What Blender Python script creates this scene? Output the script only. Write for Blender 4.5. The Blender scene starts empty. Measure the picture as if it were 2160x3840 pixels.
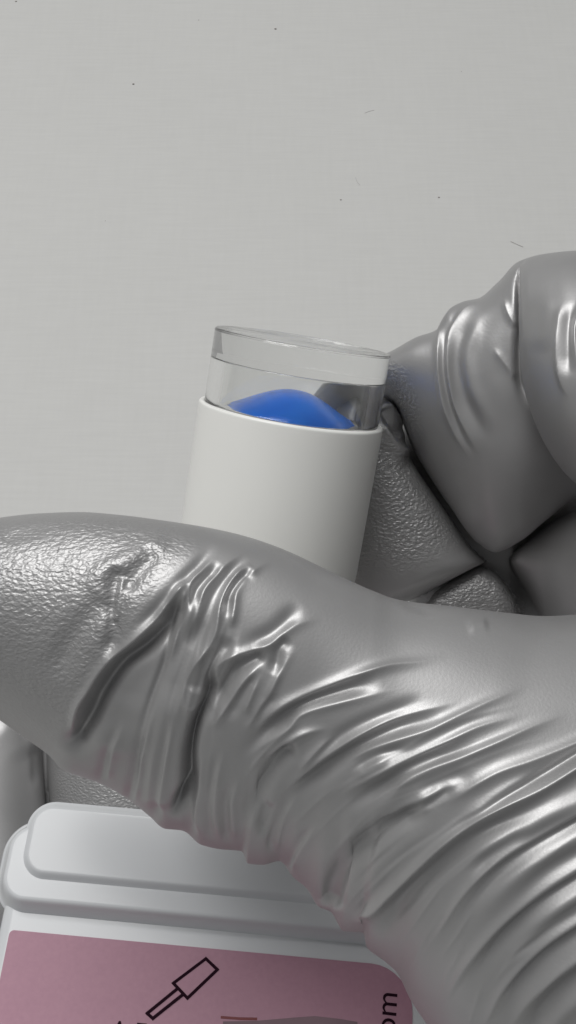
import bpy, bmesh, math
import numpy as np
from mathutils import Vector, Matrix

# ------------------------------------------------------------------ camera, world, lamps, exposure
scene = bpy.context.scene
COL = scene.collection
PITCH = math.radians(60)          # the camera looks down at the desk
CAM_H = 0.182                     # height of the lens over the desk (metres)
FPX = 1920 / math.tan(math.radians(25))   # focal length in pixels of the 2160 x 3840 photograph

cam_data = bpy.data.cameras.new("camera")
cam_data.sensor_fit = 'VERTICAL'
cam_data.angle = math.radians(50)
cam_data.clip_start = 0.005
cam_data.clip_end = 20
camera = bpy.data.objects.new("camera", cam_data)
camera.location = (0, 0, CAM_H)
camera.rotation_euler = (math.pi / 2 - PITCH, 0, 0)
COL.objects.link(camera)
scene.camera = camera

R_CAM = np.array(Matrix.Rotation(math.pi / 2 - PITCH, 3, 'X'))
C_CAM = np.array([0, 0, CAM_H])

world = bpy.data.worlds.new("World")
scene.world = world
world.use_nodes = True
bg = world.node_tree.nodes['Background']
bg.inputs[0].default_value = (0.98, 0.99, 1.0, 1)
bg.inputs[1].default_value = 0.19


def area_lamp(name, cam_dir, dist, size, watts, color, target):
    """cam_dir: direction towards the lamp in camera axes (right, up, back)"""
    ld = bpy.data.lights.new(name, 'AREA')
    ld.shape = 'DISK'
    ld.size = size
    ld.energy = watts
    ld.color = color
    o = bpy.data.objects.new(name, ld)
    d = R_CAM @ (np.array(cam_dir) / np.linalg.norm(cam_dir))
    loc = np.array(target) + d * dist
    o.location = loc
    o.rotation_euler = Vector(d).to_track_quat('Z', 'Y').to_euler()
    COL.objects.link(o)
    return o


AIM = C_CAM + R_CAM @ np.array([0, 0, -0.12])
area_lamp("ceiling_lamp", (-0.25, 0.74, 0.66), 0.75, 0.50, 4.75, (1.0, 0.995, 0.98), AIM)

scene.view_settings.view_transform = 'Standard'
scene.view_settings.look = 'None'
scene.view_settings.gamma = 1
scene.view_settings.exposure = 0
try:
    scene.cycles.use_denoising = True
    scene.cycles.transparent_max_bounces = 16
    scene.cycles.max_bounces = 16
    scene.cycles.transmission_bounces = 14
    scene.cycles.glossy_bounces = 8
except Exception:
    pass


# ------------------------------------------------------------------ helpers
def P(px, py, d):
    """photograph pixel + depth along the optical axis -> world"""
    px = np.asarray(px, float); py = np.asarray(py, float); d = np.asarray(d, float)
    c = np.stack([(px - 1080) / FPX * d, (1920 - py) / FPX * d, -d], -1)
    return c @ R_CAM.T + C_CAM


def project(v):
    c = (v - C_CAM) @ R_CAM
    d = -c[..., 2]
    return 1080 + c[..., 0] / d * FPX, 1920 - c[..., 1] / d * FPX, d


def on_plane(px, py, h):
    """point of the horizontal plane z = h seen at a pixel"""
    ray = R_CAM @ np.array([(px - 1080) / FPX, (1920 - py) / FPX, -1])
    return C_CAM + ray * ((h - CAM_H) / ray[2])


def mesh_obj(name, verts, faces, mat, parent=None, smooth=True):
    me = bpy.data.meshes.new(name)
    me.from_pydata([tuple(v) for v in verts], [], faces)
    me.validate()
    if smooth:
        me.polygons.foreach_set('use_smooth', [True] * len(me.polygons))
    if mat:
        me.materials.append(mat)
    o = bpy.data.objects.new(name, me)
    COL.objects.link(o)
    if parent:
        o.parent = parent
    return o


def bm_obj(name, bm, mat, parent=None, smooth=True):
    bmesh.ops.recalc_face_normals(bm, faces=bm.faces)
    me = bpy.data.meshes.new(name)
    bm.to_mesh(me); bm.free()
    if smooth:
        me.polygons.foreach_set('use_smooth', [True] * len(me.polygons))
    me.materials.append(mat)
    o = bpy.data.objects.new(name, me)
    COL.objects.link(o)
    if parent:
        o.parent = parent
    return o


def tag(o, label=None, cat=None, group=None, kind=None):
    if label: o['label'] = label
    if cat: o['category'] = cat
    if group: o['group'] = group
    if kind: o['kind'] = kind


def empty(name, M):
    o = bpy.data.objects.new(name, None)
    o.empty_display_size = 0.01
    o.matrix_world = M
    COL.objects.link(o)
    return o


# ------------------------------------------------------------------ materials
def new_mat(name):
    m = bpy.data.materials.new(name); m.use_nodes = True
    nt = m.node_tree
    return m, nt, nt.nodes['Principled BSDF']


def N(nt, t, **kw):
    n = nt.nodes.new(t)
    for k, v in kw.items():
        if k in n.inputs: n.inputs[k].default_value = v
        else: setattr(n, k, v)
    return n


def noise(nt, coord, scale, detail=3, rough=0.5):
    n = nt.nodes.new('ShaderNodeTexNoise')
    n.inputs['Scale'].default_value = scale
    n.inputs['Detail'].default_value = detail
    n.inputs['Roughness'].default_value = rough
    nt.links.new(coord, n.inputs['Vector'])
    return n


def math_node(nt, op, a, b=None):
    n = nt.nodes.new('ShaderNodeMath'); n.operation = op
    for i, x in enumerate((a, b)):
        if x is None: continue
        if isinstance(x, (int, float)): n.inputs[i].default_value = x
        else: nt.links.new(x, n.inputs[i])
    return n.outputs[0]


def ramp(nt, fac, stops):
    r = nt.nodes.new('ShaderNodeValToRGB')
    els = r.color_ramp.elements
    while len(els) < len(stops): els.new(0.5)
    for e, (p, c) in zip(els, stops):
        e.position = p; e.color = (*c, 1) if len(c) == 3 else c
    nt.links.new(fac, r.inputs[0])
    return r.outputs[0]


def glove_material():
    m, nt, b = new_mat("silver_grey_nitrile")
    tc = N(nt, 'ShaderNodeTexCoord')
    co = tc.outputs['Object']
    n1 = noise(nt, co, 120, 3)
    col = ramp(nt, n1.outputs['Fac'], [(0.3, (0.405, 0.402, 0.404)), (0.7, (0.445, 0.442, 0.444))])
    nt.links.new(col, b.inputs['Base Color'])
    b.inputs['Metallic'].default_value = 0.60
    fl = noise(nt, co, 9000, 1)
    rr = math_node(nt, 'ADD', math_node(nt, 'MULTIPLY', fl.outputs['Fac'], 0.14), 0.41)
    nt.links.new(rr, b.inputs['Roughness'])
    # pebbled grip on the fingertips, masked by a vertex attribute
    att = N(nt, 'ShaderNodeAttribute', attribute_name='grip')
    mp = N(nt, 'ShaderNodeMapping'); nt.links.new(co, mp.inputs['Vector'])
    mp.inputs['Scale'].default_value = (0.75, 1.15, 1.15)
    g1 = noise(nt, mp.outputs[0], 2700, 1.0, 0.5)
    g1.inputs['Distortion'].default_value = 0.2
    gr = ramp(nt, g1.outputs['Fac'], [(0.30, (0, 0, 0)), (0.72, (1, 1, 1))])
    grip = math_node(nt, 'MULTIPLY', gr, att.outputs['Fac'])
    b1 = N(nt, 'ShaderNodeBump'); b1.inputs['Distance'].default_value = 0.00008
    b1.inputs['Strength'].default_value = 0.9
    nt.links.new(grip, b1.inputs['Height'])
    # very fine moulded grain over the rest
    g2 = noise(nt, co, 3800, 2)
    b2 = N(nt, 'ShaderNodeBump'); b2.inputs['Distance'].default_value = 0.00003
    b2.inputs['Strength'].default_value = 0.35
    nt.links.new(g2.outputs['Fac'], b2.inputs['Height'])
    nt.links.new(b1.outputs[0], b2.inputs['Normal'])
    nt.links.new(b2.outputs[0], b.inputs['Normal'])
    return m


def plastic_material(name, color, rough=0.35, vary=0.03, bump=0.0, coat=0.0, sss=0.0):
    m, nt, b = new_mat(name)
    tc = N(nt, 'ShaderNodeTexCoord'); co = tc.outputs['Object']
    n1 = noise(nt, co, 60, 4)
    lo = tuple(c * (1 - vary) for c in color); hi = tuple(min(1, c * (1 + vary)) for c in color)
    nt.links.new(ramp(nt, n1.outputs['Fac'], [(0.3, lo), (0.7, hi)]), b.inputs['Base Color'])
    b.inputs['Roughness'].default_value = rough
    b.inputs['Coat Weight'].default_value = coat
    b.inputs['Coat Roughness'].default_value = 0.08
    if sss:
        b.inputs['Subsurface Weight'].default_value = sss
        b.inputs['Subsurface Radius'].default_value = (1, 1, 1)
        b.inputs['Subsurface Scale'].default_value = 0.0015
    if bump:
        n2 = noise(nt, co, 2500, 3)
        bp = N(nt, 'ShaderNodeBump'); bp.inputs['Distance'].default_value = bump
        bp.inputs['Strength'].default_value = 0.5
        nt.links.new(n2.outputs['Fac'], bp.inputs['Height'])
        nt.links.new(bp.outputs[0], b.inputs['Normal'])
    return m


def desk_material():
    m, nt, b = new_mat("warm_white_laminate")
    tc = N(nt, 'ShaderNodeTexCoord'); co = tc.outputs['Object']
    n1 = noise(nt, co, 14, 5, 0.6)
    mp = N(nt, 'ShaderNodeMapping'); nt.links.new(co, mp.inputs['Vector'])
    mp.inputs['Scale'].default_value = (0.10, 1.6, 1)
    n2 = noise(nt, mp.outputs[0], 900, 3)
    mp2 = N(nt, 'ShaderNodeMapping'); nt.links.new(co, mp2.inputs['Vector'])
    mp2.inputs['Scale'].default_value = (1.2, 0.12, 1)
    n3 = noise(nt, mp2.outputs[0], 700, 3)
    s = math_node(nt, 'ADD', math_node(nt, 'MULTIPLY', n2.outputs['Fac'], 0.5), math_node(nt, 'MULTIPLY', n3.outputs['Fac'], 0.25))
    s = math_node(nt, 'ADD', s, math_node(nt, 'MULTIPLY', n1.outputs['Fac'], 0.35))
    nt.links.new(ramp(nt, s, [(0.35, (0.545, 0.545, 0.533)), (0.75, (0.590, 0.590, 0.578))]), b.inputs['Base Color'])
    b.inputs['Roughness'].default_value = 0.6
    bp = N(nt, 'ShaderNodeBump'); bp.inputs['Distance'].default_value = 0.00004; bp.inputs['Strength'].default_value = 0.25
    nt.links.new(n2.outputs['Fac'], bp.inputs['Height']); nt.links.new(bp.outputs[0], b.inputs['Normal'])
    return m


def label_material():
    m, nt, b = new_mat("pink_printed_paper")
    tc = N(nt, 'ShaderNodeTexCoord'); co = tc.outputs['Object']
    n1 = noise(nt, co, 90, 4); n2 = noise(nt, co, 1800, 2)
    s = math_node(nt, 'ADD', math_node(nt, 'MULTIPLY', n1.outputs['Fac'], 0.5), math_node(nt, 'MULTIPLY', n2.outputs['Fac'], 0.5))
    nt.links.new(ramp(nt, s, [(0.3, (0.40, 0.205, 0.275)), (0.7, (0.45, 0.24, 0.31))]), b.inputs['Base Color'])
    b.inputs['Roughness'].default_value = 0.55
    return m


def clear_material():
    m, nt, b = new_mat("clear_acrylic")
    b.inputs['Base Color'].default_value = (0.97, 0.975, 0.97, 1)
    b.inputs['Transmission Weight'].default_value = 1
    tc = N(nt, 'ShaderNodeTexCoord'); co = tc.outputs['Object']
    sx = nt.nodes.new('ShaderNodeSeparateXYZ'); nt.links.new(co, sx.inputs[0])
    topmask = math_node(nt, 'GREATER_THAN', sx.outputs['Z'], 0.00774)      # scuffs on the flat top
    mp = N(nt, 'ShaderNodeMapping'); nt.links.new(co, mp.inputs['Vector'])
    mp.inputs['Scale'].default_value = (0.10, 1.0, 1.0); mp.inputs['Rotation'].default_value = (0, 0, 0.10)
    n1 = noise(nt, mp.outputs[0], 900, 3, 0.6)
    sc = ramp(nt, n1.outputs['Fac'], [(0.52, (0, 0, 0)), (0.60, (1, 1, 1))])
    scm = math_node(nt, 'MULTIPLY', sc, topmask)
    nt.links.new(math_node(nt, 'ADD', math_node(nt, 'MULTIPLY', scm, 0.22), 0.012), b.inputs['Roughness'])
    bp = N(nt, 'ShaderNodeBump'); bp.inputs['Distance'].default_value = 0.00003; bp.inputs['Strength'].default_value = 0.6
    nt.links.new(scm, bp.inputs['Height']); nt.links.new(bp.outputs[0], b.inputs['Normal'])
    b.inputs['IOR'].default_value = 1.47
    return m


def gel_material():
    m, nt, b = new_mat("blue_gel")
    tc = N(nt, 'ShaderNodeTexCoord'); co = tc.outputs['Object']
    n1 = noise(nt, co, 260, 2)
    nt.links.new(ramp(nt, n1.outputs['Fac'], [(0.3, (0.010, 0.19, 0.92)), (0.7, (0.016, 0.23, 0.97))]), b.inputs['Base Color'])
    b.inputs['Roughness'].default_value = 0.22
    b.inputs['Specular IOR Level'].default_value = 0.3
    b.inputs['Coat Weight'].default_value = 0.15
    b.inputs['Coat Roughness'].default_value = 0.04
    b.inputs['Subsurface Weight'].default_value = 0.0
    b.inputs['Subsurface Radius'].default_value = (0.2, 0.5, 1)
    b.inputs['Subsurface Scale'].default_value = 0.002
    return m


GLOVE = glove_material()
WHITE_PLASTIC = plastic_material("matte_white_plastic", (0.87, 0.87, 0.84), 0.36, 0.01, 0.0000, 0.0, 0.2)
BOX_PLASTIC = plastic_material("glossy_white_plastic", (0.68, 0.695, 0.715), 0.22, 0.01, 0.0, 0.0, 0.0)
BOX_PLASTIC.node_tree.nodes["Principled BSDF"].inputs["Specular IOR Level"].default_value = 0.28
INK = plastic_material("dark_plum_ink", (0.018, 0.004, 0.011), 0.9, 0.1)
INK.node_tree.nodes["Principled BSDF"].inputs["Specular IOR Level"].default_value = 0.15
RED_INK = plastic_material("dark_red_ink", (0.16, 0.012, 0.015), 0.5, 0.2)
PHOTO_INK = plastic_material("grey_print", (0.20, 0.125, 0.15), 0.6, 0.35)
DUST = plastic_material("dark_lint", (0.24, 0.22, 0.21), 0.9, 0.2)
HAIR = plastic_material("pale_lint", (0.48, 0.465, 0.45), 0.9, 0.1)
DESK = desk_material()
LABEL = label_material()
CLEAR = clear_material()
GEL = gel_material()

# ------------------------------------------------------------------ desk
S = 1.5
desk = mesh_obj("tabletop", [(-S, -S, 0), (S, -S, 0), (S, S, 0), (-S, S, 0),
                             (-S, -S, -0.03), (S, -S, -0.03), (S, S, -0.03), (-S, S, -0.03)],
                [(0, 1, 2, 3), (7, 6, 5, 4), (0, 4, 5, 1), (1, 5, 6, 2), (2, 6, 7, 3), (3, 7, 4, 0)], DESK, smooth=False)
tag(desk, kind='structure')

# dust: specks and hairs lying on the desk
bm = bmesh.new()


def speck(px, py, r):
    c = on_plane(px, py, r * 0.25)
    res = bmesh.ops.create_icosphere(bm, subdivisions=2, radius=r)
    for v in res['verts']:
        v.co = Vector((v.co.x * 1.2, v.co.y, v.co.z * 0.3)) + Vector(c)


def hair(pts, r):
    prev = None
    ps = [Vector(on_plane(x, y, r)) for x, y in pts]
    for a, b_ in zip(ps[:-1], ps[1:]):
        d = (b_ - a); side = d.cross(Vector((0, 0, 1))).normalized() * r
        up = Vector((0, 0, r))
        ring = lambda p: [bm.verts.new(p + side), bm.verts.new(p + up), bm.verts.new(p - side), bm.verts.new(p - up * .9)]
        r0 = prev or ring(a); r1 = ring(b_)
        for i in range(4):
            bm.faces.new((r0[i], r0[(i + 1) % 4], r1[(i + 1) % 4], r1[i])).material_index = 1
        prev = r1


for x, y, r in ((500, 315, .00024), (1033, 108, .00026), (1278, 749, .00018), (1646, 740, .0002), (60, 5, .00022),
                (745, 75, .00012), (1730, 268, .0001), (395, 828, .00009)):
    speck(x, y, r)
hair([(1915, 905), (1930, 912), (1945, 919), (1962, 926)], .00007)
hair([(1368, 424), (1385, 417), (1403, 413)], .00004)
hair([(1333, 665), (1338, 680), (1349, 694)], .00004)
dust = bm_obj("dust", bm, DUST)
dust.data.materials.append(HAIR)
tag(dust, "dark specks and short hairs of lint scattered on the pale tabletop", "dust", kind='stuff')


# ------------------------------------------------------------------ lofted glove surfaces
def pchip(t, y, q):
    """monotone cubic interpolation, y (n,k)"""
    t = np.asarray(t, float); y = np.asarray(y, float)
    h = np.diff(t)[:, None]; dl = np.diff(y, axis=0) / h
    m = np.zeros_like(y)
    w1 = 2 * h[1:] + h[:-1]; w2 = h[1:] + 2 * h[:-1]
    same = dl[1:] * dl[:-1] > 0
    with np.errstate(divide='ignore', invalid='ignore'):
        hm = (w1 + w2) / (w1 / dl[:-1] + w2 / dl[1:])
    m[1:-1] = np.where(same, hm, 0)
    m[0] = dl[0]; m[-1] = dl[-1]
    i = np.clip(np.searchsorted(t, q) - 1, 0, len(t) - 2)
    hh = (t[i + 1] - t[i])[:, None]; s = ((q - t[i]))[:, None] / hh
    return ((2 * s**3 - 3 * s**2 + 1) * y[i] + (s**3 - 2 * s**2 + s) * hh * m[i]
            + (-2 * s**3 + 3 * s**2) * y[i + 1] + (s**3 - s**2) * hh * m[i + 1])


class HeightMap:
    """folds of the glove as a height field over the photographed view (mm)"""
    def __init__(s, x0, y0, x1, y1, step):
        s.x0, s.y0, s.step = x0, y0, step
        s.X, s.Y = np.meshgrid(np.arange(x0, x1, step, dtype=np.float32), np.arange(y0, y1, step, dtype=np.float32))
        s.H = np.zeros_like(s.X)

    def stroke(s, pts, amp, sig, asym=1.0, f0=0.25, f1=0.25, sharp=False):
        """asym > 1: wider on the left-hand side of the stroke's direction (image axes)"""
        amp = amp * (1.4 if sig > 11.5 or not sharp else 1.0)
        if sharp: sig *= 0.82; f0 = min(.45, f0 * 1.5)
        pts = np.array(pts, float)
        if pts[0, 0] >= 2170: pts = np.r_[[pts[0] + (pts[0] - pts[1]) / np.linalg.norm(pts[0] - pts[1]) * 260], pts]; f0 = min(f0, .12)
        seg = np.r_[0, np.cumsum(np.hypot(*np.diff(pts, axis=0).T))]
        q = np.linspace(0, seg[-1], max(6, int(seg[-1] / 14)))
        p = pchip(seg, pts, q) if len(pts) > 2 else np.stack([np.interp(q, seg, pts[:, 0]), np.interp(q, seg, pts[:, 1])], 1)
        mrg = sig * 4 * max(asym, 1 / asym)
        ix0 = int(max(0, (p[:, 0].min() - mrg - s.x0) / s.step)); ix1 = int(min(s.X.shape[1], (p[:, 0].max() + mrg - s.x0) / s.step))
        iy0 = int(max(0, (p[:, 1].min() - mrg - s.y0) / s.step)); iy1 = int(min(s.X.shape[0], (p[:, 1].max() + mrg - s.y0) / s.step))
        if ix1 <= ix0 or iy1 <= iy0: return
        X = s.X[iy0:iy1, ix0:ix1]; Y = s.Y[iy0:iy1, ix0:ix1]
        best = np.full(X.shape, 1e9, np.float32); u = np.zeros_like(X); sg = np.ones_like(X)
        for k in range(len(p) - 1):
            a = p[k]; d = p[k + 1] - a; L2 = d @ d + 1e-9
            tt = np.clip(((X - a[0]) * d[0] + (Y - a[1]) * d[1]) / L2, 0, 1)
            rx = X - a[0] - tt * d[0]; ry = Y - a[1] - tt * d[1]
            dd = rx * rx + ry * ry
            msk = dd < best
            best = np.where(msk, dd, best)
            u = np.where(msk, (q[k] + tt * (q[k + 1] - q[k])) / seg[-1], u)
            sg = np.where(msk, np.sign(d[0] * ry - d[1] * rx), sg)
        dist = np.sqrt(best)
        ss = np.where(sg < 0, sig * asym, sig)
        z = dist / ss
        prof = (0.6 * np.exp(-z * 0.95) + 0.4 * np.exp(-0.5 * z * z)) if sharp else np.exp(-0.5 * z * z)
        f = np.ones_like(u)
        if f0 > 0: f = f * np.clip(u / f0, 0, 1)
        if f1 > 0: f = f * np.clip((1 - u) / f1, 0, 1)
        f = f * f * (3 - 2 * f)
        s.H[iy0:iy1, ix0:ix1] += (amp * prof * f).astype(np.float32)

    def sample(s, px, py):
        fx = np.clip((px - s.x0) / s.step, 0, s.X.shape[1] - 1.001); fy = np.clip((py - s.y0) / s.step, 0, s.X.shape[0] - 1.001)
        i = fx.astype(int); j = fy.astype(int); a = fx - i; b = fy - j
        H = s.H
        return (H[j, i] * (1 - a) * (1 - b) + H[j, i + 1] * a * (1 - b) + H[j + 1, i] * (1 - a) * b + H[j + 1, i + 1] * a * b)


def blur(H, n):
    for _ in range(n):
        H = (np.roll(H, 1, 0) + 2 * H + np.roll(H, -1, 0)) / 4
        H = (np.roll(H, 1, 1) + 2 * H + np.roll(H, -1, 1)) / 4
    return H


def loft(T, B, D, n, nf, nb, cap0, cap1, hm=None, power=1.0, jag=0, tilt=0.0):
    """closed tube: T, B = [(t, (px,py))] outline curves, D = [(t, centre depth, front half-depth, back half-depth)]"""
    t0, t1 = T[0][0], T[-1][0]
    # denser rows where the caps close
    q = np.linspace(t0, t1, n)
    c = np.linspace(0, math.pi / 2, 24)
    qa = t0 + cap0 * (1 - np.cos(c)); qb = t1 - cap1 * (1 - np.cos(c))[::-1]
    q = np.unique(np.r_[qa, q[(q > t0 + cap0) & (q < t1 - cap1)], qb])
    Tp = pchip([a for a, _ in T], [b for _, b in T], q)
    Bp = pchip([a for a, _ in B], [b for _, b in B], q)
    Dp = pchip([a[0] for a in D], [a[1:] for a in D], q)
    k = np.ones(len(q))
    if cap0: k = np.where(q < t0 + cap0, np.sqrt(np.clip(1 - ((t0 + cap0 - q) / cap0) ** 2, 0, 1)), k)
    if cap1: k = np.where(q > t1 - cap1, np.minimum(k, np.sqrt(np.clip(1 - ((q - t1 + cap1) / cap1) ** 2, 0, 1))), k)
    k = np.maximum(k, 1e-4)
    th = np.r_[np.linspace(0, math.pi, nf, endpoint=False), np.linspace(math.pi, 2 * math.pi, nb, endpoint=False)]
    ct, st = np.cos(th), np.sin(th)
    if power != 1.0:
        st = np.sign(st) * np.abs(st) ** power
    qs = np.linspace(t0, t1, 400); Bs = pchip([a for a, _ in B], [b for _, b in B], qs)
    if jag:
        pad = int(jag / (t1 - t0) * 400); kk = np.exp(-0.5 * (np.arange(-3 * pad, 3 * pad + 1) / pad) ** 2); kk /= kk.sum()
        e0 = 2 * Bs[0] - Bs[1:3 * pad + 1][::-1]; e1 = 2 * Bs[-1] - Bs[-3 * pad - 1:-1][::-1]
        Bx = np.r_[e0, Bs, e1]
        Bs = np.stack([np.convolve(Bx[:, c_], kk, 'valid') for c_ in (0, 1)], 1)
    Bq = np.stack([np.interp(q, qs, Bs[:, c_]) for c_ in (0, 1)], 1) if jag else Bp
    J = (Bp - Bq) * k[:, None]
    mid = (Tp + Bq) / 2; half = (Tp - Bq) / 2 * k[:, None]
    wj = np.clip((1 - ct) / 2, 0, 1) ** 4
    px = mid[:, 0:1] + half[:, 0:1] * ct + J[:, 0:1] * wj; py = mid[:, 1:2] + half[:, 1:2] * ct + J[:, 1:2] * wj
    hh = np.where(st > 0, Dp[:, 1:2], Dp[:, 2:3]) * k[:, None]
    d = Dp[:, 0:1] - hh * st - (Dp[:, 3:4] if Dp.shape[1] > 3 else tilt) * ct * k[:, None]
    V = P(px, py, d)
    if hm is not None:
        def normals(V):
            du = np.gradient(V, axis=0)
            dv = np.roll(V, -1, 1) - np.roll(V, 1, 1)
            nn = np.cross(du, dv)
            return nn / (np.linalg.norm(nn, axis=-1, keepdims=True) + 1e-12)
        nn = normals(V)
        ctr = P(mid[:, 0], mid[:, 1], Dp[:, 0])[:, None, :]
        s_ = np.sign(((V - ctr) * nn).sum(-1, keepdims=True)); s_[s_ == 0] = 1
        if np.median(s_) < 0: nn = -nn
        x, y, _ = project(V)
        w = np.clip((np.sin(th) + 0.05) / 0.25, 0, 1)[None, :, None]
        # lift mostly towards the viewer's side so that folds keep their place
        V = V + nn * (hm.sample(x, y)[..., None] * 0.001) * w
    nr, nc = V.shape[:2]
    idx = np.arange(nr * nc).reshape(nr, nc)
    a = idx[:-1]; b = idx[1:]
    quads = np.stack([a, np.roll(a, -1, 1), np.roll(b, -1, 1), b], -1).reshape(-1, 4)
    verts = np.r_[V.reshape(-1, 3), [V[0].mean(0)], [V[-1].mean(0)]]
    n0 = nr * nc
    tris = [(n0, int(idx[0, (j + 1) % nc]), int(idx[0, j])) for j in range(nc)] + \
           [(n0 + 1, int(idx[-1, j]), int(idx[-1, (j + 1) % nc])) for j in range(nc)]
    return verts, quads, tris


def loft_mesh(name, L):
    verts, quads, tris = L
    me = bpy.data.meshes.new(name)
    nq, ntr = len(quads), len(tris)
    me.vertices.add(len(verts)); me.vertices.foreach_set('co', verts.astype(np.float32).ravel())
    loops = np.r_[quads.ravel(), np.array(tris).ravel()].astype(np.int32)
    me.loops.add(len(loops)); me.loops.foreach_set('vertex_index', loops)
    me.polygons.add(nq + ntr)
    me.polygons.foreach_set('loop_start', np.r_[np.arange(nq) * 4, nq * 4 + np.arange(ntr) * 3].astype(np.int32))
    me.update(calc_edges=True); me.validate()
    bm = bmesh.new(); bm.from_mesh(me)
    bmesh.ops.recalc_face_normals(bm, faces=bm.faces)
    bm.to_mesh(me); bm.free()
    return me


def union(name, meshes):
    objs = []
    for i, me in enumerate(meshes):
        o = bpy.data.objects.new(name if i == 0 else "part_tmp", me)
        COL.objects.link(o); objs.append(o)
    base = objs[0]
    for o in objs[1:]:
        md = base.modifiers.new("u", 'BOOLEAN'); md.operation = 'UNION'; md.object = o
        try: md.solver = 'MANIFOLD'
        except Exception: md.solver = 'FAST'
    dg = bpy.context.evaluated_depsgraph_get()
    me = bpy.data.meshes.new_from_object(base.evaluated_get(dg))
    ok = len(me.vertices) > 0.5 * sum(len(m.vertices) for m in meshes)
    print("union", name, ok, len(me.vertices), sum(len(m.vertices) for m in meshes))
    base.modifiers.clear()
    if not ok:      # fall back to one joined mesh
        bm = bmesh.new()
        for m in meshes: bm.from_mesh(m)
        me = bpy.data.meshes.new(name); bm.to_mesh(me); bm.free()
    base.data = me; me.name = name
    for o in objs[1:]: bpy.data.objects.remove(o)
    me.materials.clear(); me.materials.append(GLOVE)
    me.polygons.foreach_set('use_smooth', [True] * len(me.polygons))
    return base


def inside(poly, x, y, soft):
    """soft mask of a polygon in photograph pixels (1 inside)"""
    poly = np.array(poly, float); n = len(poly)
    c = np.zeros(x.shape, bool); dm = np.full(x.shape, 1e18)
    for i in range(n):
        a, b = poly[i], poly[(i + 1) % n]
        cond = ((a[1] > y) != (b[1] > y))
        with np.errstate(divide='ignore', invalid='ignore'):
            xi = (b[0] - a[0]) * (y - a[1]) / (b[1] - a[1] + 1e-12) + a[0]
        c ^= cond & (x < xi)
        d = b - a; t = np.clip(((x - a[0]) * d[0] + (y - a[1]) * d[1]) / (d @ d), 0, 1)
        dm = np.minimum(dm, (x - a[0] - t * d[0]) ** 2 + (y - a[1] - t * d[1]) ** 2)
    sd = np.where(c, 1, -1) * np.sqrt(dm)
    return np.clip(0.5 + sd / (2 * soft), 0, 1)


def set_grip(o, polys):
    me = o.data
    v = np.empty(len(me.vertices) * 3, np.float32); me.vertices.foreach_get('co', v)
    x, y, d = project(v.reshape(-1, 3).astype(float))
    g = np.zeros(len(x))
    for poly, soft, amt, dmin, dmax in polys:
        g = np.maximum(g, amt * inside(poly, x, y, soft) * ((d > dmin) & (d < dmax)))
    at = me.attributes.new('grip', 'FLOAT', 'POINT')
    at.data.foreach_set('value', g.astype(np.float32))


# ---- folds on the thumb and the heel of the hand --------------------------------
hm = HeightMap(-500, 1700, 2700, 4300, 4)
R = hm.stroke
# slack skin of the glove: broad swells between the fold families
# fingertip creases
R([(435, 2118), (425, 2180), (418, 2260), (420, 2350), (406, 2431), (390, 2480)], -0.42, 20, 1.6, .1, .2)
R([(461, 2148), (450, 2200), (440, 2262), (427, 2346)], 0.22, 9, 1, .15, .15)
R([(592, 2052), (540, 2110), (500, 2160), (462, 2225)], -0.34, 24, 1, .2, .2)
R([(640, 2022), (560, 2062), (464, 2104), (377, 2152), (300, 2215)], 0.22, 24, 1, .2, .35)
R([(400, 2228), (338, 2310), (270, 2390), (225, 2480), (205, 2570)], -0.30, 34, 1, .15, .3)
R([(0, 2012), (90, 2000), (200, 1960)], -0.10, 20, 1, .1, .4)
# great oblique fold under the pad
R([(812, 2034), (745, 2115), (687, 2172), (629, 2236), (560, 2310), (480, 2375)], -0.22, 15, 1, .25, .3)
R([(720, 2176), (690, 2195), (632, 2262), (583, 2330), (508, 2400), (420, 2470), (364, 2536), (335, 2585), (297, 2645), (272, 2735), (243, 2805)], 0.62, 17, 1, .05, .15, True)
R([(690, 2225), (668, 2262), (622, 2335), (540, 2425), (448, 2500), (394, 2572), (356, 2640), (325, 2715), (280, 2785), (252, 2835)], -1.0, 26, 1, .1, .1)
R([(720, 2290), (640, 2410), (560, 2500), (480, 2590), (440, 2680), (400, 2800)], -0.55, 70, 1, .2, .2)
R([(470, 2600), (440, 2720), (400, 2860)], 0.25, 60, 1, .3, .3)
R([(706, 2200), (690, 2240), (667, 2296), (647, 2370), (622, 2455), (606, 2520)], 0.26, 12, 1, .1, .3, True)
R([(672, 2270), (650, 2330), (633, 2407), (606, 2504), (564, 2621), (530, 2732), (506, 2814)], -0.30, 10, 1, .15, .4)
R([(813, 2084), (759, 2140), (718, 2186), (710, 2240), (697, 2300), (665, 2372), (645, 2443), (629, 2500)], 0.32, 13, 1, .2, .25, True)
R([(830, 2112), (762, 2182), (734, 2222), (716, 2300)], -0.32, 15, 1, .25, .3)
R([(945, 2060), (870, 2103), (817, 2152), (766, 2211), (747, 2280), (718, 2353), (689, 2420)], 0.30, 14, 1, .3, .3, True)
R([(938, 2088), (870, 2140), (820, 2203), (786, 2280), (762, 2353), (712, 2457)], -0.30, 17, 1, .25, .3)
R([(952, 2115), (895, 2147), (852, 2206), (824, 2280), (814, 2353), (788, 2420), (730, 2495), (702, 2560)], 0.34, 13, 1, .1, .2, True)
R([(698, 2540), (690, 2610), (700, 2652), (720, 2666), (740, 2652), (754, 2610), (762, 2540)], 0.24, 10, 1, .25, .25, True)
R([(948, 2136), (892, 2187), (859, 2240), (850, 2320)], -0.36, 14, 1, .15, .3)
R([(1030, 2100), (958, 2138), (910, 2182), (882, 2232), (876, 2290), (866, 2362)], 0.30, 13, 1, .3, .15, True)
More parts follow.
